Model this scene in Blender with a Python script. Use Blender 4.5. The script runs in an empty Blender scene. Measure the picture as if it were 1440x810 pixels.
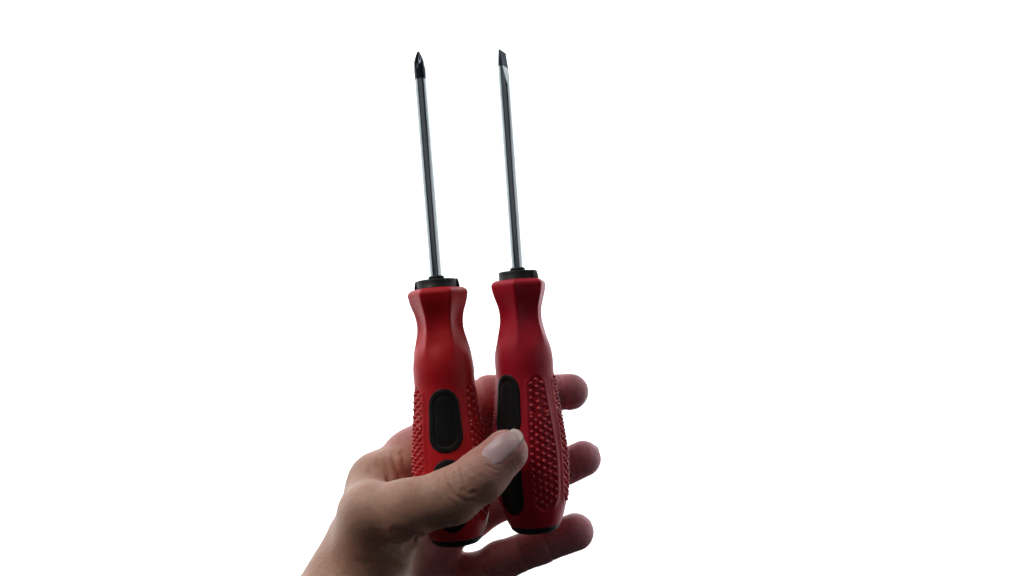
import bpy, math, random
import numpy as np
from mathutils import Vector, Matrix

random.seed(7)
rng = np.random.default_rng(7)
sc = bpy.context.scene
C = sc.collection
MM = 0.001

# ------------------------------------------------------------------ camera, world, lamps, exposure
CAM_D = 400.0                    # mm from the lens to the plane of the screwdrivers
cam = bpy.data.objects.new('camera', bpy.data.cameras.new('camera'))
C.objects.link(cam)
cam.location = (0, -CAM_D * MM, 0)
cam.rotation_euler = (math.radians(90), 0, 0)
cam.data.sensor_width = 36
cam.data.lens = 30.6
cam.data.clip_start = 0.01
cam.data.clip_end = 50
cam.data.dof.use_dof = True
cam.data.dof.focus_distance = 0.378
cam.data.dof.aperture_fstop = 11
sc.camera = cam

world = bpy.data.worlds.new('World')
sc.world = world
world.use_nodes = True
bg = world.node_tree.nodes['Background']
bg.inputs['Color'].default_value = (0.80, 0.92, 1.0, 1)
bg.inputs['Strength'].default_value = 0.018


def area(name, loc, target, size, power, col=(1, 1, 1), spread=180, size_y=None):
    l = bpy.data.lights.new(name, 'AREA')
    l.shape = 'SQUARE'
    l.size = size
    l.spread = math.radians(spread)
    if size_y:
        l.shape = 'RECTANGLE'
        l.size_y = size_y
    l.energy = power
    l.color = col
    o = bpy.data.objects.new(name, l)
    C.objects.link(o)
    o.location = loc
    d = Vector(target) - Vector(loc)
    o.rotation_euler = d.to_track_quat('-Z', 'Y').to_euler()
    return o


# lamps that flood the white paper sweep behind the hand
for lx in (-1, 1):
    area('backdrop_lamp', (lx * 0.75, 0.45, 1.25), (lx * 0.55, 1.4, 0.0), 0.8, 13, (0.95, 0.98, 1.0), 115)
    area('backdrop_lamp', (lx * 0.75, 0.45, -1.15), (lx * 0.55, 1.4, -0.15), 0.8, 11, (0.95, 0.98, 1.0), 110)
    area('backdrop_lamp', (lx * 0.55, 0.12, 1.25), (lx * 1.4, 0.25, 0.05), 0.6, 3.6 if lx < 0 else 1.2, (0.93, 0.97, 1.0), 85)
# weak light from the front, high on the left
area('front_lamp', (-0.50, -0.26, 0.66), (-0.08, 0, -0.12), 0.28, 3.5, (1.0, 0.94, 0.86))
area('side_fill', (0.75, -0.42, 0.16), (0.03, 0.02, -0.06), 0.35, 0.16, (1.0, 0.92, 0.98))  # added fill, out of view, to brighten the fingertips from the right
# added unseen panel for the dim room's light, mirrored as the shafts' dull core
room = area('room_fill', (-0.25, -1.7, 0.85), (0, 0, 0.05), 2.5, 1.05, (0.90, 0.94, 1.0), 180, 1.3)

sc.view_settings.view_transform = 'Standard'
sc.view_settings.look = 'None'
sc.view_settings.exposure = 0
sc.view_settings.gamma = 1
sc.view_settings.use_curve_mapping = False
sc.render.engine = 'CYCLES'
sc.cycles.use_denoising = True
sc.cycles.max_bounces = 8
sc.cycles.diffuse_bounces = 5

# ------------------------------------------------------------------ helpers
PXMM = 3.06


def at(px, py, y):
    """point (mm) seen at photo pixel px, py when it stands y mm behind the plane of the tools"""
    k = (CAM_D + y) / CAM_D / PXMM
    return np.array([(px - 720) * k, y, (405 - py) * k])


def proj(P):
    k = CAM_D / (CAM_D + P[:, 1]) * PXMM
    return np.stack([720 + P[:, 0] * k, 405 - P[:, 2] * k], 1)


def mesh_obj(name, V, F, mat, parent=None, smooth=True, mat2=None):
    me = bpy.data.meshes.new(name)
    me.from_pydata([tuple(v) for v in (np.asarray(V) * MM)], [], [tuple(f) for f in F])
    me.materials.append(mat)
    me.polygons.foreach_set('use_smooth', [smooth] * len(me.polygons))
    me.update()
    o = bpy.data.objects.new(name, me)
    C.objects.link(o)
    if parent:
        o.parent = parent
    return o


def tag(o, label, cat, group=None):
    o['label'] = label
    o['category'] = cat
    if group:
        o['group'] = group
    return o


def ring_loft(rings, close_start=True, close_end=True):
    """rings: list of (n,3) arrays -> verts, faces"""
    n = len(rings[0])
    V = np.concatenate(rings)
    F = []
    for i in range(len(rings) - 1):
        a, b = i * n, (i + 1) * n
        for j in range(n):
            k = (j + 1) % n
            F.append((a + j, a + k, b + k, b + j))
    if close_start:
        F.append(tuple(range(n - 1, -1, -1)))
    if close_end:
        m = (len(rings) - 1) * n
        F.append(tuple(range(m, m + n)))
    return V, F


def lathe(prof, n=64, rfun=None):
    th = np.linspace(0, 2 * np.pi, n, endpoint=False)
    rings = []
    for r, z in prof:
        rr = r if rfun is None else rfun(r, z, th)
        rings.append(np.stack([rr * np.sin(th), -rr * np.cos(th), np.full(n, z)], 1))
    return ring_loft(rings)


# ------------------------------------------------------------------ materials
def new_mat(name):
    m = bpy.data.materials.new(name)
    m.use_nodes = True
    nt = m.node_tree
    b = nt.nodes['Principled BSDF']
    return m, nt, b


def noise(nt, scale, detail=4, rough=0.6, coord='Object', stretch=None):
    tc = nt.nodes.new('ShaderNodeTexCoord')
    n = nt.nodes.new('ShaderNodeTexNoise')
    n.inputs['Scale'].default_value = scale
    n.inputs['Detail'].default_value = detail
    n.inputs['Roughness'].default_value = rough
    if stretch:
        mp = nt.nodes.new('ShaderNodeMapping')
        mp.inputs['Scale'].default_value = stretch
        nt.links.new(tc.outputs[coord], mp.inputs['Vector'])
        nt.links.new(mp.outputs[0], n.inputs['Vector'])
    else:
        nt.links.new(tc.outputs[coord], n.inputs['Vector'])
    return n


def ramp(nt, src, stops):
    r = nt.nodes.new('ShaderNodeValToRGB')
    e = r.color_ramp.elements
    while len(e) > 2:
        e.remove(e[-1])
    for i, (p, c) in enumerate(stops):
        x = e[i] if i < 2 else e.new(p)
        x.position = p
        x.color = (*c, 1) if len(c) == 3 else c
    nt.links.new(src, r.inputs['Fac'])
    return r


def bump(nt, src, strength, dist, normal=None):
    b = nt.nodes.new('ShaderNodeBump')
    b.inputs['Strength'].default_value = strength
    b.inputs['Distance'].default_value = dist
    nt.links.new(src, b.inputs['Height'])
    if normal:
        nt.links.new(normal, b.inputs['Normal'])
    return b


def rubber(name, c1, c2, rough, spec, sheen=0.0):
    m, nt, b = new_mat(name)
    n = noise(nt, 60, 5)
    r = ramp(nt, n.outputs['Fac'], [(0.3, c1), (0.7, c2)])
    nt.links.new(r.outputs[0], b.inputs['Base Color'])
    f = noise(nt, 2500, 3)
    bp = bump(nt, f.outputs['Fac'], 0.12, 0.0002)
    nt.links.new(bp.outputs[0], b.inputs['Normal'])
    rr = ramp(nt, noise(nt, 150, 5).outputs['Fac'], [(0.3, (rough - .06,) * 3), (0.7, (rough + .08,) * 3)])
    nt.links.new(rr.outputs[0], b.inputs['Roughness'])
    b.inputs['Specular IOR Level'].default_value = spec
    b.inputs['Sheen Weight'].default_value = sheen
    b.inputs['Sheen Roughness'].default_value = 0.35
    b.inputs['Sheen Tint'].default_value = (1.0, 0.28, 0.46, 1)
    if sheen:
        # dust and rub marks
        d = noise(nt, 420, 6, 0.75, stretch=(1, 1, 0.5))
        dr = ramp(nt, d.outputs['Fac'], [(0.62, (0, 0, 0)), (0.74, (0.35, 0.35, 0.35))])
        mx = nt.nodes.new('ShaderNodeMixRGB')
        nt.links.new(dr.outputs[0], mx.inputs['Fac'])
        nt.links.new(r.outputs[0], mx.inputs['Color1'])
        mx.inputs['Color2'].default_value = (0.50, 0.10, 0.11, 1)
        nt.links.new(mx.outputs[0], b.inputs['Base Color'])
    return m


M_red = rubber('red_rubber', (0.52, 0.005, 0.012), (0.60, 0.008, 0.015), 0.46, 0.36, 0.35)
M_crimson = rubber('crimson_rubber', (0.46, 0.005, 0.022), (0.54, 0.008, 0.030), 0.46, 0.36, 0.42)
M_dots = rubber('glint_red_rubber', (0.56, 0.02, 0.025), (0.66, 0.05, 0.05), 0.33, 0.6, 0.3)  # both dot rubbers: paler base colour paints in the dots' highlights
M_dots_crimson = rubber('glint_crimson_rubber', (0.52, 0.025, 0.04), (0.62, 0.055, 0.07), 0.33, 0.6, 0.3)
M_black = rubber('black_rubber', (0.007, 0.0075, 0.008), (0.011, 0.011, 0.0115), 0.5, 0.25)
M_collar = rubber('black_plastic', (0.010, 0.011, 0.013), (0.016, 0.017, 0.019), 0.5, 0.25)


def chrome():
    m, nt, b = new_mat('chrome_steel')
    b.inputs['Metallic'].default_value = 1
    n = noise(nt, 400, 4, stretch=(1, 1, 0.06))
    r = ramp(nt, n.outputs['Fac'], [(0.3, (0.54, 0.60, 0.63)), (0.75, (0.64, 0.69, 0.71))])
    nt.links.new(r.outputs[0], b.inputs['Base Color'])
    b.inputs['Specular Tint'].default_value = (0.35, 0.38, 0.40, 1)
    rr = ramp(nt, noise(nt, 300, 5).outputs['Fac'], [(0.3, (.10,) * 3), (0.75, (.22,) * 3)])
    nt.links.new(rr.outputs[0], b.inputs['Roughness'])
    s = noise(nt, 900, 3, stretch=(1, 1, 0.05))
    bp = bump(nt, s.outputs['Fac'], 0.10, 0.0001)
    nt.links.new(bp.outputs[0], b.inputs['Normal'])
    return m


def black_steel():
    m, nt, b = new_mat('blackened_steel')
    b.inputs['Metallic'].default_value = 0.75
    n = noise(nt, 700, 5)
    r = ramp(nt, n.outputs['Fac'], [(0.35, (0.020, 0.026, 0.040)), (0.75, (0.055, 0.064, 0.085))])
    nt.links.new(r.outputs[0], b.inputs['Base Color'])
    b.inputs['Roughness'].default_value = 0.27
    # worn bright edges
    g = nt.nodes.new('ShaderNodeNewGeometry')
    w = ramp(nt, g.outputs['Pointiness'], [(0.53, (0, 0, 0)), (0.60, (1, 1, 1))])
    mx = nt.nodes.new('ShaderNodeMixRGB')
    nt.links.new(w.outputs[0], mx.inputs['Fac'])
    nt.links.new(r.outputs[0], mx.inputs['Color1'])
    mx.inputs['Color2'].default_value = (0.45, 0.46, 0.48, 1)
    nt.links.new(mx.outputs[0], b.inputs['Base Color'])
    return m


M_chrome = chrome()
M_tip = black_steel()


def skin():
    m, nt, b = new_mat('skin')
    at_ = nt.nodes.new('ShaderNodeAttribute')
    at_.attribute_name = 'palm'
    n = noise(nt, 55, 5, 0.65)
    back = ramp(nt, n.outputs['Fac'], [(0.3, (0.49, 0.26, 0.185)), (0.7, (0.56, 0.325, 0.24))])
    palm = ramp(nt, n.outputs['Fac'], [(0.3, (0.46, 0.15, 0.155)), (0.7, (0.54, 0.20, 0.20))])
    mx = nt.nodes.new('ShaderNodeMixRGB')
    nt.links.new(at_.outputs['Fac'], mx.inputs['Fac'])
    nt.links.new(back.outputs[0], mx.inputs['Color1'])
    nt.links.new(palm.outputs[0], mx.inputs['Color2'])
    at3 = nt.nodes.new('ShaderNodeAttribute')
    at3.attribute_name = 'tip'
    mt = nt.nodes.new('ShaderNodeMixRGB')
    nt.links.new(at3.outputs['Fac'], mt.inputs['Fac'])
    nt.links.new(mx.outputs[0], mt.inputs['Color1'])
    rosy_glow = ramp(nt, n.outputs['Fac'], [(0.3, (0.70, 0.26, 0.30)), (0.7, (0.77, 0.34, 0.38))])  # fingertips' own rosiness, lightened to paint in their backlit glow
    nt.links.new(rosy_glow.outputs[0], mt.inputs['Color2'])
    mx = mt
    fine = noise(nt, 500, 4, 0.7)
    dark = ramp(nt, fine.outputs['Fac'], [(0.25, (0.80, 0.74, 0.72)), (0.6, (1, 1, 1))])
    mul = nt.nodes.new('ShaderNodeMixRGB')
    mul.blend_type = 'MULTIPLY'
    mul.inputs['Fac'].default_value = 0.6
    nt.links.new(mx.outputs[0], mul.inputs['Color1'])
    nt.links.new(dark.outputs[0], mul.inputs['Color2'])
    nt.links.new(mul.outputs[0], b.inputs['Base Color'])
    b.inputs['Subsurface Weight'].default_value = 0.6
    b.inputs['Subsurface Radius'].default_value = (1.0, 0.30, 0.18)
    b.inputs['Subsurface Scale'].default_value = 0.0028
    b.inputs['Roughness'].default_value = 0.5
    b.inputs['Specular IOR Level'].default_value = 0.4
    # skin lines: cells plus pores
    tc = nt.nodes.new('ShaderNodeTexCoord')
    vo = nt.nodes.new('ShaderNodeTexVoronoi')
    vo.feature = 'DISTANCE_TO_EDGE'
    vo.inputs['Scale'].default_value = 900
    nt.links.new(tc.outputs['Object'], vo.inputs['Vector'])
    vr = ramp(nt, vo.outputs['Distance'], [(0.0, (0, 0, 0)), (0.25, (1, 1, 1))])
    b1 = bump(nt, vr.outputs[0], 0.35, 0.00022)
    n2 = noise(nt, 260, 5, 0.7, stretch=(1, 1, 2.2))
    b2 = bump(nt, n2.outputs['Fac'], 0.2, 0.0005, b1.outputs[0])
    nt.links.new(b2.outputs[0], b.inputs['Normal'])
    return m


M_skin = skin()


def nail_mat():
    m, nt, b = new_mat('nail')
    n = noise(nt, 300, 4, stretch=(1, 1, 1))
    r = ramp(nt, n.outputs['Fac'], [(0.3, (0.57, 0.37, 0.39)), (0.7, (0.63, 0.45, 0.46))])
    at_ = nt.nodes.new('ShaderNodeAttribute')
    at_.attribute_name = 'free_edge'
    mx = nt.nodes.new('ShaderNodeMixRGB')
    nt.links.new(at_.outputs['Fac'], mx.inputs['Fac'])
    nt.links.new(r.outputs[0], mx.inputs['Color1'])
    mx.inputs['Color2'].default_value = (0.64, 0.56, 0.53, 1)
    nt.links.new(mx.outputs[0], b.inputs['Base Color'])
    b.inputs['Roughness'].default_value = 0.33
    b.inputs['Subsurface Weight'].default_value = 0.25
    b.inputs['Subsurface Radius'].default_value = (1.0, 0.4, 0.3)
    b.inputs['Subsurface Scale'].default_value = 0.001
    b.inputs['Coat Weight'].default_value = 0.0
    b.inputs['Coat Roughness'].default_value = 0.2
    return m


M_nail = nail_mat()

# ------------------------------------------------------------------ white sweep behind
m, nt, b = new_mat('white_paper')
pr = ramp(nt, noise(nt, 3, 3).outputs['Fac'], [(0.3, (0.86, 0.86, 0.86)), (0.7, (0.89, 0.89, 0.89))])
nt.links.new(pr.outputs[0], b.inputs['Base Color'])
b.inputs['Roughness'].default_value = 0.9
M_paper = m
prof = [(1450, 1700), (1450, -1050)]
V, F = [], []
NA = 48
for i in range(NA + 1):
    a = math.radians(-112 + 224 * i / NA)      # the paper curves round the sides as well
    lift = min(1, max(0, (abs(math.degrees(a)) - 64) / 22))
    for (r, z) in prof:
        V.append((r * math.sin(a), r * math.cos(a), z if z > 0 else z + lift * 960))
n = len(prof)
for i in range(NA):
    for j in range(n - 1):
        F.append((i * n + j, i * n + j + 1, (i + 1) * n + j + 1, (i + 1) * n + j))
bd = mesh_obj('backdrop', V, F, M_paper)
bd['kind'] = 'structure'

# ------------------------------------------------------------------ screwdrivers
# local frame: z = 0 at the red shoulder, handle runs to z = -L, shaft to +z; theta 0 faces the viewer (-y)
L = 115.0
PZ = np.array([0, 0.9, 1.8, 4.2, 8, 11.5, 15, 18.5, 24, 30, 36, 44, 54, 66, 79, 91, 99, 105, 109, 112, 114])
PR = np.array([10.7, 12.1, 12.65, 12.55, 11.6, 10.5, 9.9, 9.85, 10.9, 12.6, 13.5, 13.55, 14.3, 15.7, 16.8, 16.7, 15.9, 14.7, 13.5, 12.2, 10.9])


def prof_r(z):
    """round radius at depth z below the shoulder (smoothly interpolated)"""
    z = np.asarray(z, float)
    i = np.clip(np.searchsorted(PZ, z) - 1, 0, len(PZ) - 2)
    sl = np.gradient(PR, PZ)
    h = PZ[i + 1] - PZ[i]
    t = np.clip((z - PZ[i]) / h, 0, 1)
    return ((1 + 2 * t) * (1 - t) ** 2 * PR[i] + t * (1 - t) ** 2 * h * sl[i] + t * t * (3 - 2 * t) * PR[i + 1] + t * t * (t - 1) * h * sl[i + 1])


STRIPS = [math.radians(a) for a in (-120, -60, 60, 120)]
PADS = [math.radians(a) for a in (0, 180)]
SZ0, SZ1 = 44.3, 105.0


def strip_half(z):
    """half width (rad) of a dotted strip at depth z"""
    t = np.clip((z - SZ0) / (SZ1 - SZ0), 0, 1)
    w = np.radians(14 + 7 * np.clip(t / 0.55, 0, 1))
    end = np.sqrt(np.clip(1 - np.clip((t - 0.86) / 0.14, 0, 1) ** 2, 0, 1)) * np.sqrt(np.clip(1 - np.clip((0.055 - t) / 0.055, 0, 1) ** 2, 0, 1))
    return w * end


def sstep(a, b, x):
    t = np.clip((x - a) / (b - a), 0, 1)
    return t * t * (3 - 2 * t)


def wrap(a):
    return (a + np.pi) % (2 * np.pi) - np.pi


def grip_r(th, z, recess=True):
    """surface radius of the red grip at angle th, depth z"""
    r = prof_r(z)
    # hexagonal neck: flats at 0, 60 ... ; vertices at 30, 90 ...
    a = (th + np.pi / 6) % (np.pi / 3) - np.pi / 6
    hexr = 0.93 / np.maximum(np.cos(a), 0.5)
    hexr = np.minimum(hexr, 1.055)
    w = (1 - sstep(23, 34, z))
    r = r * (1 + w * (hexr - 1))
    # scooped flats around the waist
    r = r - 0.55 * np.exp(-((z - 15) / 7.5) ** 2) * np.clip(1 - (np.abs(a) / 0.46) ** 2, 0, 1)
    if recess:
        for s in STRIPS:
            hw = strip_half(z)
            e = (np.abs(wrap(th - s)) - hw) * r           # mm outside the strip edge
            ok = (z > SZ0) & (z < SZ1)
            r = r - np.where(ok, 0.5 * (1 - sstep(-0.55, 0.15, e)), 0)
            r = r + np.where(ok, 0.35 * np.exp(-((e - 0.8) / 1.0) ** 2), 0) * sstep(0, 3, z - SZ0) * sstep(0, 3, SZ1 - z)
    return r


def surf(th, z, h=0.0, recess=False):
    r = grip_r(th, z, recess) + h
    return np.stack([r * np.sin(th), -r * np.cos(th), -z + 0 * th], -1)


def make_grip(parent, M_red):
    n = 288
    th = np.linspace(0, 2 * np.pi, n, endpoint=False)
    zs = np.concatenate([np.linspace(0, 6, 16), np.linspace(6.4, 40, 60)[0:], np.linspace(40.4, 106, 150), np.linspace(106.5, 112.7, 12)])
    rings = [np.stack([9.0 * np.sin(th), -9.0 * np.cos(th), np.full(n, 0.25)], 1)]
    for z in zs:
        rings.append(surf(th, np.full(n, z), 0, True))
    V, F = ring_loft(rings)
    F = [f[::-1] for f in F]
    return mesh_obj('grip', V, F, M_red, parent)


def capsule_ring(hw, hl, n=56):
    """outline of a stadium, half width hw, half length hl"""
    pts = []
    for i in range(n):
        a = 2 * math.pi * i / n
        x, y = math.cos(a), math.sin(a)
        pts.append((hw * x, hw * y + (hl - hw) * (1 if y > 0 else -1)))
    # spread straight sides
    return np.array(pts)


def make_pad(parent, th0, z0, z1, hw):
    hl, zc = (z1 - z0) / 2, (z0 + z1) / 2
    rows = [(0.0, -0.5), (0.0, 0.12), (0.18, 0.34), (0.5, 0.44), (2.0, 0.46), (2.25, 0.42), (2.5, 0.14), (2.75, 0.10), (3.1, 0.14), (3.5, 0.24), (4.6, 0.3), (hw - 0.3, 0.32)]
    rings = []
    r0 = float(prof_r(zc))
    for inset, h in rows:
        # subdivide the straight sides so that the pad follows the curved handle
        c = []
        a_, l_ = hw - inset, hl - hw
        for i in range(17):
            a = math.pi * i / 16
            c.append((a_ * math.cos(a), l_ + a_ * math.sin(a)))
        for i in range(1, 14):
            c.append((-a_, l_ - 2 * l_ * i / 14))
        for i in range(17):
            a = math.pi + math.pi * i / 16
            c.append((a_ * math.cos(a), -l_ + a_ * math.sin(a)))
        for i in range(1, 14):
            c.append((a_, -l_ + 2 * l_ * i / 14))
        c = np.array(c)
        rings.append(surf(th0 + c[:, 0] / r0, zc + c[:, 1], h))
    V, F = ring_loft(rings, close_end=False, close_start=False)
    # close the middle with quads across the straight sides
    b0 = (len(rows) - 1) * len(c)
    nc = len(c)
    i, j = 0, 16
    idx = lambda k: b0 + (k % nc)
    left = [idx(16 + k) for k in range(15)]
    right = [idx(nc - k) for k in range(15)]
    right = [idx(0 - k) for k in range(15)]
    for k in range(14):
        F.append((right[k], left[k], left[k + 1], right[k + 1]))
    F.append(tuple(idx(k) for k in range(0, 17)))
    F.append(tuple(idx(k) for k in range(30, 47)))
    return mesh_obj('grip_pad', V, [f[::-1] for f in F], M_black, parent)


def dot_mesh():
    """unit dome: 6 sides, 3 rings"""
    V, F = [], []
    n = 8
    for (r, h) in ((1.15, -0.5), (1.0, 0.25), (0.86, 0.66), (0.5, 0.96)):
        for i in range(n):
            a = 2 * math.pi * i / n
            V.append((r * math.cos(a), r * math.sin(a), h))
    V.append((0, 0, 1.05))
    for k in range(3):
        for i in range(n):
            j = (i + 1) % n
            F.append((k * n + i, k * n + j, (k + 1) * n + j, (k + 1) * n + i))
    for i in range(n):
        F.append((3 * n + i, 3 * n + (i + 1) % n, 4 * n))
    return np.array(V), F


def make_dots(parent, th0, M_red):
    DV, DF = dot_mesh()
    V, F = [], []
    pitch = 3.3
    row = 0
    z = SZ0 + 1.7
    while z < SZ1 - 1.6:
        hw = float(strip_half(np.array(z)))
        r = float(prof_r(z))
        half = hw * r - 0.85
        step = 2.1
        m = int((half + 0.3) // step)
        ks = [k for k in range(-m, m + 1) if (k + row) % 2 == 0]
        for k in ks:
            s = k * step * (half / (m * step) if m else 1) if m else 0
            t = th0 + s / r
            zz = z + rng.normal(0, 0.06)
            c = surf(np.array(t), np.array(zz), -0.45)
            nrm = np.array([math.sin(t), -math.cos(t), 0])
            tx = np.array([math.cos(t), math.sin(t), 0])
            tz = np.array([0, 0, 1.0])
            q = 0.86 * (1 + rng.normal(0, 0.05))
            P = c + q * DV[:, :1] * tx + q * DV[:, 1:2] * tz + 1.3 * DV[:, 2:3] * nrm
            b0 = len(V)
            V.extend(P)
            F.extend(tuple(b0 + i for i in f) for f in DF)
        row += 1
        z += pitch / 2
    o = mesh_obj('grip_dots', V, F, M_red, parent)
    o['kind'] = 'stuff'
    return o


def make_collar(parent):
    V, F = lathe([(7.0, -0.5), (9.35, -0.5), (9.35, 0.3), (9.2, 0.5), (9.05, 0.6), (9.05, 3.3), (8.85, 3.9), (8.4, 4.15), (4.2, 4.35), (2.0, 4.35)], 72)
    c = mesh_obj('collar', V, [f for f in F], M_collar, parent)
    V, F = lathe([(3.6, 4.2), (3.6, 5.3), (3.35, 5.75), (2.9, 5.9), (2.2, 5.9)], 40)
    mesh_obj('sleeve', V, F, M_collar, c)
    # locking lugs round the collar
    for k, a in enumerate((97, 180, 263)):
        a0 = math.radians(a)
        rings = []
        for (r, z, d) in ((8.6, 0, 0.24), (10.15, 0.0, 0.24), (10.15, 1.0, 0.22), (9.75, 3.4, 0.20), (9.2, 4.1, 0.18), (8.6, 4.1, 0.18)):
            ts = np.linspace(a0 - d, a0 + d, 8)
            rings.append(np.stack([r * np.sin(ts), -r * np.cos(ts), np.full(8, z)], 1))
        V = np.concatenate(rings)
        F = []
        for i in range(len(rings) - 1):
            for j in range(7):
                F.append((i * 8 + j, i * 8 + j + 1, (i + 1) * 8 + j + 1, (i + 1) * 8 + j))
        F.append(tuple(i * 8 for i in range(6))[::-1])
        F.append(tuple(i * 8 + 7 for i in range(6)))
        mesh_obj('lug', V, F, M_collar, c, smooth=False)
    return c


def screwdriver(kind, loc, spin, lean_x, lean_y, scale_r, shaft_len, up, label):
    root = bpy.data.objects.new('screwdriver', None)
    C.objects.link(root)
    tag(root, label, 'screwdriver', 'red handled screwdrivers held upright in the hand')
    root.empty_display_size = 0.02
    red = M_red if kind == 'cross' else M_crimson
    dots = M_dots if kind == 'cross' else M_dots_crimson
    g = make_grip(root, red)
    for a in PADS:
        make_pad(g, a, 45.3 - up, 73.3 - up, 7.1)
        make_pad(g, a, 76.0 - up, 108.5 - up, 6.9)
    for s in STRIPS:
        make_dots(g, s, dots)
    V, F = lathe([(10.5, -112.3), (11.5, -112.6), (11.55, -113.2), (11.1, -114.4), (9.6, -115.7), (7.5, -116.3), (4, -116.5), (0.3, -116.5)], 72)
    mesh_obj('end_cap', V, [f[::-1] for f in F], M_collar, root)
    make_collar(root)
    R = 2.6
    if kind == 'cross':
        sh = [(R, 2), (R, shaft_len)]
        zs = np.linspace(2, shaft_len, 40)
        V, F = lathe([(R, z) for z in zs], 64)
        o = mesh_obj('shaft', V, F, M_chrome, root)
        o.data.set_sharp_from_angle(angle=math.radians(40))
        T = 13.4
        n = 96
        th = np.linspace(0, 2 * np.pi, n, endpoint=False)
        rings = []
        for z in np.linspace(0, T, 60):
            u = z / T
            r = 2.59 + 0.1 * sstep(0, .5, u)
            if u > 0.55:
                v = (u - 0.55) / 0.45
                r = r * (1 - 0.80 * v ** 1.45)
            # four flutes ground between the wings of the cross
            fl = sstep(0.30, 0.86, u)
            a = (th + np.pi / 4 + 0.12) % (np.pi / 2) - np.pi / 4
            cut = np.clip(1 - (np.abs(a) / 0.62) ** 2, 0, 1)
            rr = r * (1 - 0.52 * fl * cut)
            rings.append(np.stack([rr * np.sin(th), -rr * np.cos(th), np.full(n, shaft_len + z)], 1))
        V, F = ring_loft(rings)
        o = mesh_obj('cross_tip', V, F, M_tip, root)
        o.data.set_sharp_from_angle(angle=math.radians(50))
    else:
        blade, taper = 8.0, 17.0
        n = 96
        th = np.linspace(0, 2 * np.pi, n, endpoint=False)
        total = shaft_len + blade
        yaw = math.radians(52) - spin            # direction of the cutting edge, cancels the spin of the handle
        ca, sa = math.cos(yaw), math.sin(yaw)

        def ring(z):
            u = np.clip((z - (total - taper)) / taper, 0, 1)
            h = R * (1 - u) ** 1.05 + 0.42 * u if u > 0 else R
            wd = R * (1 - 0.10 * sstep(0.5, 1, u))
            x = wd * np.cos(th)
            y = np.clip(R * np.sin(th), -h, h)
            return np.stack([ca * x - sa * y, sa * x + ca * y, z - 0.24 * x * sstep(0.25, 0.6, u)], 1)
        zs = list(np.linspace(2, total - taper, 30)) + list(np.linspace(total - taper + 0.3, shaft_len, 30))
        V, F = ring_loft([ring(z) for z in zs])
        o = mesh_obj('shaft', V, F, M_chrome, root)
        rings = [ring(z) * np.array([0.985, 0.985, 1]) for z in np.linspace(shaft_len, total, 24)]
        V, F = ring_loft(rings)
        o2 = mesh_obj('flat_blade', V, F, M_tip, root)
        for q in (o, o2):
            q.data.set_sharp_from_angle(angle=math.radians(24))
    root.location = Vector(loc) * MM
    # lean: x = sideways, y = away from the viewer; spin about its own axis
    root.matrix_world = (Matrix.Translation(Vector(loc) * MM)
                         @ Matrix.Rotation(lean_x, 4, 'Y') @ Matrix.Rotation(lean_y, 4, 'X')
                         @ Matrix.Rotation(spin, 4, 'Z') @ Matrix.Diagonal((scale_r, scale_r, 1, 1)))
    return root


LEAN = math.radians(-3)
A1 = at(614.8, 406, 2)
A2 = at(728.7, 394, 8)
TX1, TX2 = math.radians(-4.8), math.radians(-4.0)
d1 = screwdriver('cross', A1, math.radians(0), TX1, LEAN, 1.03, 98.2, 0.0, 'red handled screwdriver with dark pointed cross tip, held nearer the wrist, under the thumb joint')
d2 = screwdriver('flat', A2, math.radians(-40), TX2, LEAN, 1.0, 101.2, 2.2, 'red handled screwdriver with flat slanted blade tip, held at the fingertips beside the thumb nail')
bpy.context.view_layer.update()

# ------------------------------------------------------------------ the hand: one smooth skin from a distance field
def cone(P, a, b, ra, rb):
    """signed distance to a capsule whose radius goes from ra to rb"""
    ab = b - a
    t = np.clip(((P - a) @ ab) / (ab @ ab), 0, 1)
    d = np.linalg.norm(P - a - t[:, None] * ab, axis=1)
    return d - (ra + (rb - ra) * t)


def smin(a, b, k):
    h = np.clip(0.5 + 0.5 * (b - a) / k, 0, 1)
    return b * (1 - h) + a * h - k * h * (1 - h)


def smax(a, b, k):
    return -smin(-a, -b, k)


def ell(P, c, axes, rad):
    q = (P - c) @ np.array(axes).T
    q = q / np.array(rad)
    n = np.linalg.norm(q, axis=1)
    return (n - 1) * min(rad)


def chain(P, J, k):
    d = None
    for (a, ra), (b, rb) in zip(J[:-1], J[1:]):
        e = cone(P, a, b, ra, rb)
        d = e if d is None else smin(d, e, k)
    return d


J_fore = [(at(360, 1060, -60), 30), (at(440, 922, -30), 25.5), (at(503, 820, -8), 20.8)]
J_index = [(at(582, 644, 27), 10.6), (at(636, 596, 33), 10.2), (at(690, 559, 36), 10.8), (at(722, 554, 36), 9.6), (at(752, 553, 34), 9.1), (at(802, 551, 31), 9.0)]
J_middle = [(at(592, 676, 36), 11.5), (at(640, 640, 42), 10.4), (at(690, 612, 43), 9.8), (at(735, 604, 39), 9.2), (at(764, 618, 34), 8.6)]
J_ring = [(at(606, 752, 46), 11.5), (at(663, 729, 45), 10.0), (at(705, 703, 43), 9.7), (at(764, 672, 39), 8.9), (at(820, 645, 34), 8.9)]
J_little = [(at(606, 820, 48), 11.5), (at(668, 807, 44), 10.0), (at(704, 789, 37), 9.6), (at(757, 767, 34), 9.0), (at(809, 748, 30), 9.1)]
J_thumb = [(at(508, 790, -10), 14), (at(525, 721, -24), 12.2), (at(572, 716, -30), 11.9), (at(637, 697, -30), 11.4), (at(677, 669, -29), 10.5), (at(711, 636, -25), 9.7)]
WR = at(502, 812, -6)


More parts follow.
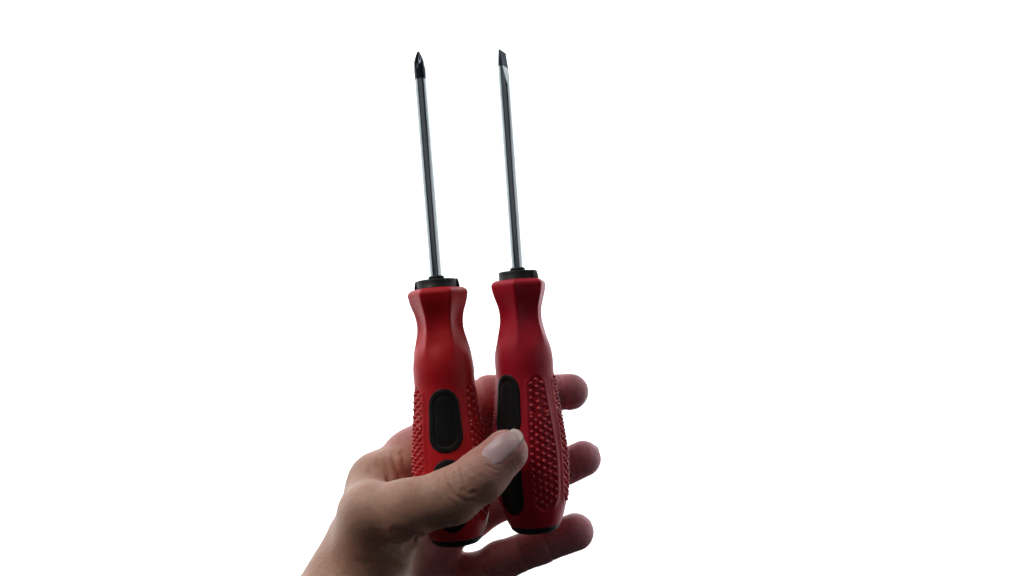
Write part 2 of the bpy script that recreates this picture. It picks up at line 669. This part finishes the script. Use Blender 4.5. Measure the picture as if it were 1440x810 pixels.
def driver_sdf(P, d, sr):
    Mi = np.array(d.matrix_world.inverted())
    Q = (P * MM) @ Mi[:3, :3].T + Mi[:3, 3]
    Q = Q / MM
    r = np.hypot(Q[:, 0], Q[:, 1])
    z = -Q[:, 2]
    rr = np.interp(z, [0, 5, 15, 30, 44, 66, 82, 99, 110, 116], [10.5, 12.8, 10.4, 12.9, 14.3, 16.6, 17.6, 16.8, 13.6, 11.5])
    return np.maximum((r - rr) * sr, np.maximum(-z, z - 116.4))


def hand_sdf(P):
    # palm and wrist
    d = chain(P, J_fore, 10)
    for a, ra, b_, rb in ((WR, 16.5, J_index[0][0], 10.8), (WR, 17, J_middle[0][0], 12), (at(504, 812, 4), 17, J_ring[0][0], 12), (at(516, 850, 20), 17, J_little[0][0], 12.5),
                          (J_index[0][0], 11, J_middle[0][0], 11), (J_middle[0][0], 11, J_ring[0][0], 11.5), (J_ring[0][0], 11.5, J_little[0][0], 11.5)):
        d = smin(d, cone(P, a, b_, ra, rb), 9)
    # thenar mass and the first web
    d = smin(d, cone(P, at(512, 802, -8), at(538, 764, -14), 15.5, 14.5), 8)
    d = smin(d, cone(P, at(510, 748, 0), at(535, 678, 10), 13, 11.2), 8)
    d = smin(d, cone(P, at(535, 678, 10), J_index[0][0], 11.2, 10.2), 8)
    d = smin(d, cone(P, at(516, 718, -14), at(531, 681, 3), 11.6, 11.0), 9)
    web = d
    out = d
    for J, kk in ((J_index, 9), (J_middle, 8), (J_ring, 8), (J_little, 8)):
        out = smin(out, smin(d, chain(P, J, 3.0), kk), 1.2)
    th = chain(P, J_thumb, 4.0)
    # flatten the thumb's end a little under the nail
    out = smin(out, smin(web, th, 9), 2.0)
    for dv, sr in ((d1, 1.03), (d2, 1.0)):
        out = smax(out, -driver_sdf(P, dv, sr) + 0.1, 1.2)
    return out


H = 0.62
lo = np.array([-150.0, -64.0, -195.0])
hi = np.array([48.0, 66.0, -34.0])
B = 12
nb = np.ceil((hi - lo) / (H * B)).astype(int)
N = nb * B + 1
vol = np.empty(N, np.float32)
bc = np.stack(np.meshgrid(*[lo[i] + (np.arange(nb[i]) + 0.5) * H * B for i in range(3)], indexing='ij'), -1).reshape(-1, 3)
bd_ = hand_sdf(bc)
near = np.abs(bd_) < H * B * 0.87 + 3.0
bi = np.stack(np.unravel_index(np.arange(len(bc)), nb), 1)
for (i, j, k), v in zip(bi, bd_):
    vol[i * B:(i + 1) * B + 1, j * B:(j + 1) * B + 1, k * B:(k + 1) * B + 1] = v
loc = np.stack(np.meshgrid(*[np.arange(B + 1)] * 3, indexing='ij'), -1).reshape(-1, 3)
sel = bi[near]
for c0 in range(0, len(sel), 100):
    s = sel[c0:c0 + 100]
    G = (s[:, None, :] * B + loc[None]).reshape(-1, 3)
    vol[G[:, 0], G[:, 1], G[:, 2]] = hand_sdf(lo + G * H)
# close the field at the box faces
vol[0], vol[-1] = np.maximum(vol[0], 1), np.maximum(vol[-1], 1)
vol[:, 0], vol[:, -1] = np.maximum(vol[:, 0], 1), np.maximum(vol[:, -1], 1)
vol[:, :, 0], vol[:, :, -1] = np.maximum(vol[:, :, 0], 1), np.maximum(vol[:, :, -1], 1)


def surface_nets(vol):
    s = vol < 0
    nx, ny, nz = [q - 1 for q in vol.shape]
    cnt = np.zeros((nx, ny, nz), np.uint8)
    for dx in (0, 1):
        for dy in (0, 1):
            for dz in (0, 1):
                cnt += s[dx:dx + nx, dy:dy + ny, dz:dz + nz]
    act = (cnt > 0) & (cnt < 8)
    cell = np.argwhere(act)
    ids = np.full((nx, ny, nz), -1, np.int32)
    ids[act] = np.arange(len(cell))
    corners = np.array([(dx, dy, dz) for dx in (0, 1) for dy in (0, 1) for dz in (0, 1)])
    val = np.stack([vol[cell[:, 0] + c[0], cell[:, 1] + c[1], cell[:, 2] + c[2]] for c in corners], 1)
    acc = np.zeros((len(cell), 3))
    num = np.zeros(len(cell))
    for i in range(8):
        for j in range(i + 1, 8):
            if np.abs(corners[i] - corners[j]).sum() != 1:
                continue
            cr = (val[:, i] < 0) != (val[:, j] < 0)
            t = val[:, i] / np.where(cr, val[:, i] - val[:, j], 1)
            p = corners[i] + t[:, None] * (corners[j] - corners[i])
            acc[cr] += p[cr]
            num += cr
    V = cell + acc / num[:, None]
    quads = []
    for ax in range(3):
        sl0 = [slice(None)] * 3
        sl1 = [slice(None)] * 3
        sl0[ax], sl1[ax] = slice(0, -1), slice(1, None)
        a, b_ = s[tuple(sl0)], s[tuple(sl1)]
        e = np.argwhere(a != b_)
        u, w = (ax + 1) % 3, (ax + 2) % 3
        e = e[(e[:, u] > 0) & (e[:, w] > 0) & (e[:, u] < vol.shape[u] - 1) & (e[:, w] < vol.shape[w] - 1)]
        ins = s[e[:, 0], e[:, 1], e[:, 2]]
        q = []
        for du, dw in ((0, 0), (-1, 0), (-1, -1), (0, -1)):
            c = e.copy()
            c[:, u] += du
            c[:, w] += dw
            q.append(ids[c[:, 0], c[:, 1], c[:, 2]])
        q = np.stack(q, 1)
        q[~ins] = q[~ins][:, ::-1]
        quads.append(q)
    return V, np.concatenate(quads)


V, Q = surface_nets(vol)
V = lo + V * H
# settle the vertices on the field
for _ in range(2):
    e = 0.25
    d0 = hand_sdf(V)
    G = np.stack([hand_sdf(V + np.eye(3)[i] * e) - hand_sdf(V - np.eye(3)[i] * e) for i in range(3)], 1) / (2 * e)
    gl = np.linalg.norm(G, axis=1, keepdims=True)
    G = G / np.maximum(gl, 0.3)
    V = V - np.clip(d0, -0.4, 0.4)[:, None] * G * 0.8
NRM = G / np.maximum(np.linalg.norm(G, axis=1, keepdims=True), 1e-6)

# ---- creases: polylines on the skin, pressed in along the normal (depth and width in mm)
UV = proj(V)


def seg_dist(UV, pts):
    d = np.full(len(UV), 1e9)
    for p, q in zip(pts[:-1], pts[1:]):
        p, q = np.array(p, float), np.array(q, float)
        ab = q - p
        t = np.clip(((UV - p) @ ab) / (ab @ ab), 0, 1)
        d = np.minimum(d, np.linalg.norm(UV - p - t[:, None] * ab, axis=1))
    return d / PXMM


front = NRM[:, 1] < 0.15
thumbish = front & (V[:, 1] < -16)
webby = front & (V[:, 1] > -16) & (V[:, 1] < 40)
fing = front & (V[:, 1] > 18)
disp = np.zeros(len(V))


def crease(mask, pts, depth, width, bulge=0.35):
    global disp
    d = seg_dist(UV, pts)
    v = -depth * np.exp(-(d / width) ** 2) + bulge * depth * np.exp(-((d - 2.1 * width) / (1.1 * width)) ** 2)
    disp += np.where(mask, v, 0)


# thumb joint wrinkles
for pts, dp, w in (
    ([(612, 668), (620, 676), (628, 682)], .35, .6), ([(627, 665), (634, 680), (641, 697)], .45, .7),
    ([(631, 684), (637, 693), (644, 700)], .5, .8), ([(647, 660), (650, 670), (653, 680), (658, 686)], .55, .7),
    ([(652, 688), (660, 694), (668, 692)], .5, .9), ([(640, 664), (644, 672)], .35, .6), ([(660, 655), (664, 666)], .3, .6),
    ([(618, 672), (623, 690), (632, 705)], .25, .8), ([(664, 672), (667, 678)], .3, .5), ([(646, 700), (656, 706), (664, 704)], .3, .9),
    ([(684, 654), (692, 659), (701, 661)], .3, .5), ([(675, 668), (682, 672)], .18, .6),
):
    crease(thumbish, pts, dp * 0.95, w)
# thumb-web folds
for pts, dp, w in (
    ([(531, 652), (541, 662), (547, 676)], .7, 1.1), ([(541, 645), (545, 656), (548, 668), (548, 678)], .6, 1.0),
    ([(552, 640), (556, 655), (563, 668)], .6, 1.1), ([(566, 636), (568, 652), (572, 664)], .5, 1.1),
    ([(515, 668), (523, 674), (531, 679)], .4, .8), ([(519, 662), (528, 669), (538, 676)], .45, .8), ([(511, 674), (519, 679)], .3, .7),
    ([(560, 625), (570, 634), (577, 640)], .35, 1.0), ([(535, 640), (548, 636), (560, 640)], .35, 1.0),
):
    crease(webby, pts, dp * 1.1, w * 1.1, 0.25)
# folds where the thumb meets the ball of the thumb
for pts, dp, w in (
    ([(591, 754), (580, 764), (566, 768), (552, 766)], 1.1, 1.3), ([(575, 766), (568, 775), (556, 777), (542, 771)], .7, 1.2),
    ([(588, 758), (578, 768), (572, 773)], .5, 1.0), ([(556, 745), (572, 752), (586, 757)], .5, 1.4),
    ([(540, 782), (556, 786), (575, 780)], .35, 1.4), ([(500, 790), (530, 792), (560, 796)], .25, 1.5),
):
    crease(thumbish | webby, pts, dp * 1.05, w * 1.1)
# finger-joint creases on the palm side
for pts, dp, w in (
    ([(672, 536), (678, 560), (690, 590)], .5, 1.0), ([(788, 528), (790, 552), (796, 580)], .35, .8),
    ([(800, 630), (806, 650), (810, 668)], .3, .8), ([(722, 752), (729, 772), (742, 800)], .4, .9), ([(668, 778), (676, 800), (690, 812)], .5, 1.1),
    ([(762, 744), (768, 764), (778, 786)], .35, .8),
):
    crease(fing, pts, dp, w)
# soft lumps so that no limb is a clean tube
r1 = np.zeros(len(V))
for f, a in ((0.10, .35), (0.23, .16), (0.5, .06)):
    for _ in range(4):
        kx = rng.normal(size=3)
        kx = kx / np.linalg.norm(kx) * f
        r1 += a * 0.5 * np.sin(V @ kx * 2 * np.pi + rng.uniform(0, 6.28))
disp = disp * 0.7 + r1 * 0.14
far_from_tools = np.minimum(driver_sdf(V, d1, 1.03), driver_sdf(V, d2, 1.0))
V2 = V + NRM * (disp * np.clip(far_from_tools / 1.5, 0, 1))[:, None]

me = bpy.data.meshes.new('hand')
me.vertices.add(len(V2))
me.vertices.foreach_set('co', (V2 * MM).astype(np.float32).ravel())
me.loops.add(len(Q) * 4)
me.loops.foreach_set('vertex_index', Q.astype(np.int32).ravel())
me.polygons.add(len(Q))
me.polygons.foreach_set('loop_start', np.arange(0, len(Q) * 4, 4, dtype=np.int32))
me.update(calc_edges=True)
me.validate()
me.polygons.foreach_set('use_smooth', np.ones(len(me.polygons), bool))
# pinker skin on the palm side of the fingers, at the tips and joints
palm = sstep(8, 30, V2[:, 1]) * sstep(0.5, -0.2, -(-NRM[:, 1])) if False else sstep(6, 26, V2[:, 1])
for (c, _), rad, amt in ((J_thumb[-1], 11, .55), (J_thumb[3], 9, .35), (J_index[-1], 14, .3), (J_ring[-1], 14, .3), (J_little[-1], 14, .3)):
    palm = np.maximum(palm, amt * np.exp(-(np.linalg.norm(V2 - c, axis=1) / rad) ** 4))
aa = me.attributes.new('palm', 'FLOAT', 'POINT')
aa.data.foreach_set('value', np.clip(palm, 0, 1).astype(np.float32))
tip = np.zeros(len(V2))  # rosy tips, also carrying the glow painted into the skin
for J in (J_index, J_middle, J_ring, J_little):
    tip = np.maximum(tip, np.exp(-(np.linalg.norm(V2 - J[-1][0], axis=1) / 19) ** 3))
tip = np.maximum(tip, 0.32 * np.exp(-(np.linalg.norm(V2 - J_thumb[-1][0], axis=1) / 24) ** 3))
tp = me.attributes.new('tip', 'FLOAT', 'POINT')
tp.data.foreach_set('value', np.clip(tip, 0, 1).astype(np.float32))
me.materials.append(M_skin)
hand = bpy.data.objects.new('hand', me)
C.objects.link(hand)
tag(hand, "bare left hand with pale thumb nail gripping two red screwdrivers", 'hand')


# ---- nails
def nail(c, axis, up, length, width, back, name='fingernail', th_=0.45, over=1.2, arc=0.95):
    """c: middle of the last joint, axis towards the tip, up: nail side"""
    axis = axis / np.linalg.norm(axis)
    up = up - (up @ axis) * axis
    up /= np.linalg.norm(up)
    side = np.cross(axis, up)
    nu, nv = 21, 25
    P = np.zeros((nv, nu, 3))
    fe = np.zeros((nv, nu))
    for i in range(nv):
        v = i / (nv - 1)
        for j in range(nu):
            u = j / (nu - 1) * 2 - 1
            # rounded base and softly rounded free edge
            wv = width / 2 * (1 - 0.10 * (1 - v) ** 2) * (0.80 + 0.20 * sstep(0, .2, v)) * (1 - 0.30 * sstep(.55, 1, v))
            ang = u * arc
            s0 = (v - 0.5) * length - back
            s0 += (1 - u * u) * (-0.9 if v < .5 else 1.9) * abs(v - .5) * 2
            o = c + axis * s0 + side * (wv * math.sin(ang) / math.sin(arc))
            dr = up * math.cos(ang * 0.75) + side * math.sin(ang * 0.75)
            P[i, j] = o
            fe[i, j] = sstep(0.87, 0.92, v + 0.03 * u * u)
    # drop every point on the skin along -up
    X = P.reshape(-1, 3) + up * 16
    for _ in range(40):
        X = X - up * np.clip(hand_sdf(X), -1, 3)[:, None] * 0.8
        hgt = (X - c) @ up
        X = X + up * np.clip(4.5 - hgt, 0, None)[:, None]
    vv = np.repeat(np.linspace(0, 1, nv), nu)
    uu = np.tile(np.linspace(-1, 1, nu), nv)
    base_h = (X - c) @ up
    # beyond the flesh the plate keeps its own line
    top = base_h.reshape(nv, nu)
    k0 = int(nv * 0.6)
    slope = (top[k0] - top[k0 - 5]) / 5 * 0.9 - 0.03
    for i in range(k0, nv):
        top[i] = np.maximum(top[i], top[k0] + slope * (i - k0))
    X = X + ((top.reshape(-1) - base_h)[:, None]) * up
    edge = np.minimum(1, np.minimum((1 - np.abs(uu)) / 0.22, (vv + 0.0) / 0.12))
    lift = -0.12 + th_ * np.sqrt(np.clip(edge, 0, 1))
    T = X + up * lift[:, None]
    Bm = X - up * 0.35
    Vn = np.concatenate([T, Bm])
    n0 = nu * nv
    F = []
    for i in range(nv - 1):
        for j in range(nu - 1):
            a = i * nu + j
            F.append((a, a + 1, a + nu + 1, a + nu))
            F.append((n0 + a, n0 + a + nu, n0 + a + nu + 1, n0 + a + 1))
    rim = [j for j in range(nu)] + [i * nu + nu - 1 for i in range(1, nv)] + [(nv - 1) * nu + j for j in range(nu - 2, -1, -1)] + [i * nu for i in range(nv - 2, 0, -1)]
    for a, b_ in zip(rim, rim[1:] + rim[:1]):
        F.append((a, n0 + a, n0 + b_, b_))
    o = mesh_obj(name, Vn, F, M_nail, hand)
    at2 = o.data.attributes.new('free_edge', 'FLOAT', 'POINT')
    at2.data.foreach_set('value', np.concatenate([fe.ravel(), fe.ravel()]).astype(np.float32))
    return o


t_ax = at(729, 607, -27) - at(694, 646, -30)
nail(at(714.5, 635, -26), t_ax, np.array([-0.36, -0.86, 0.40]), 16.4, 10.8, 0.5, 'thumbnail', th_=0.32)
for J in (J_index, J_ring, J_little):
    nail(J[-1][0], J[-1][0] - J[-2][0], np.array([0.05, 1.0, 0.1]), 11, 9.5, -1.0)
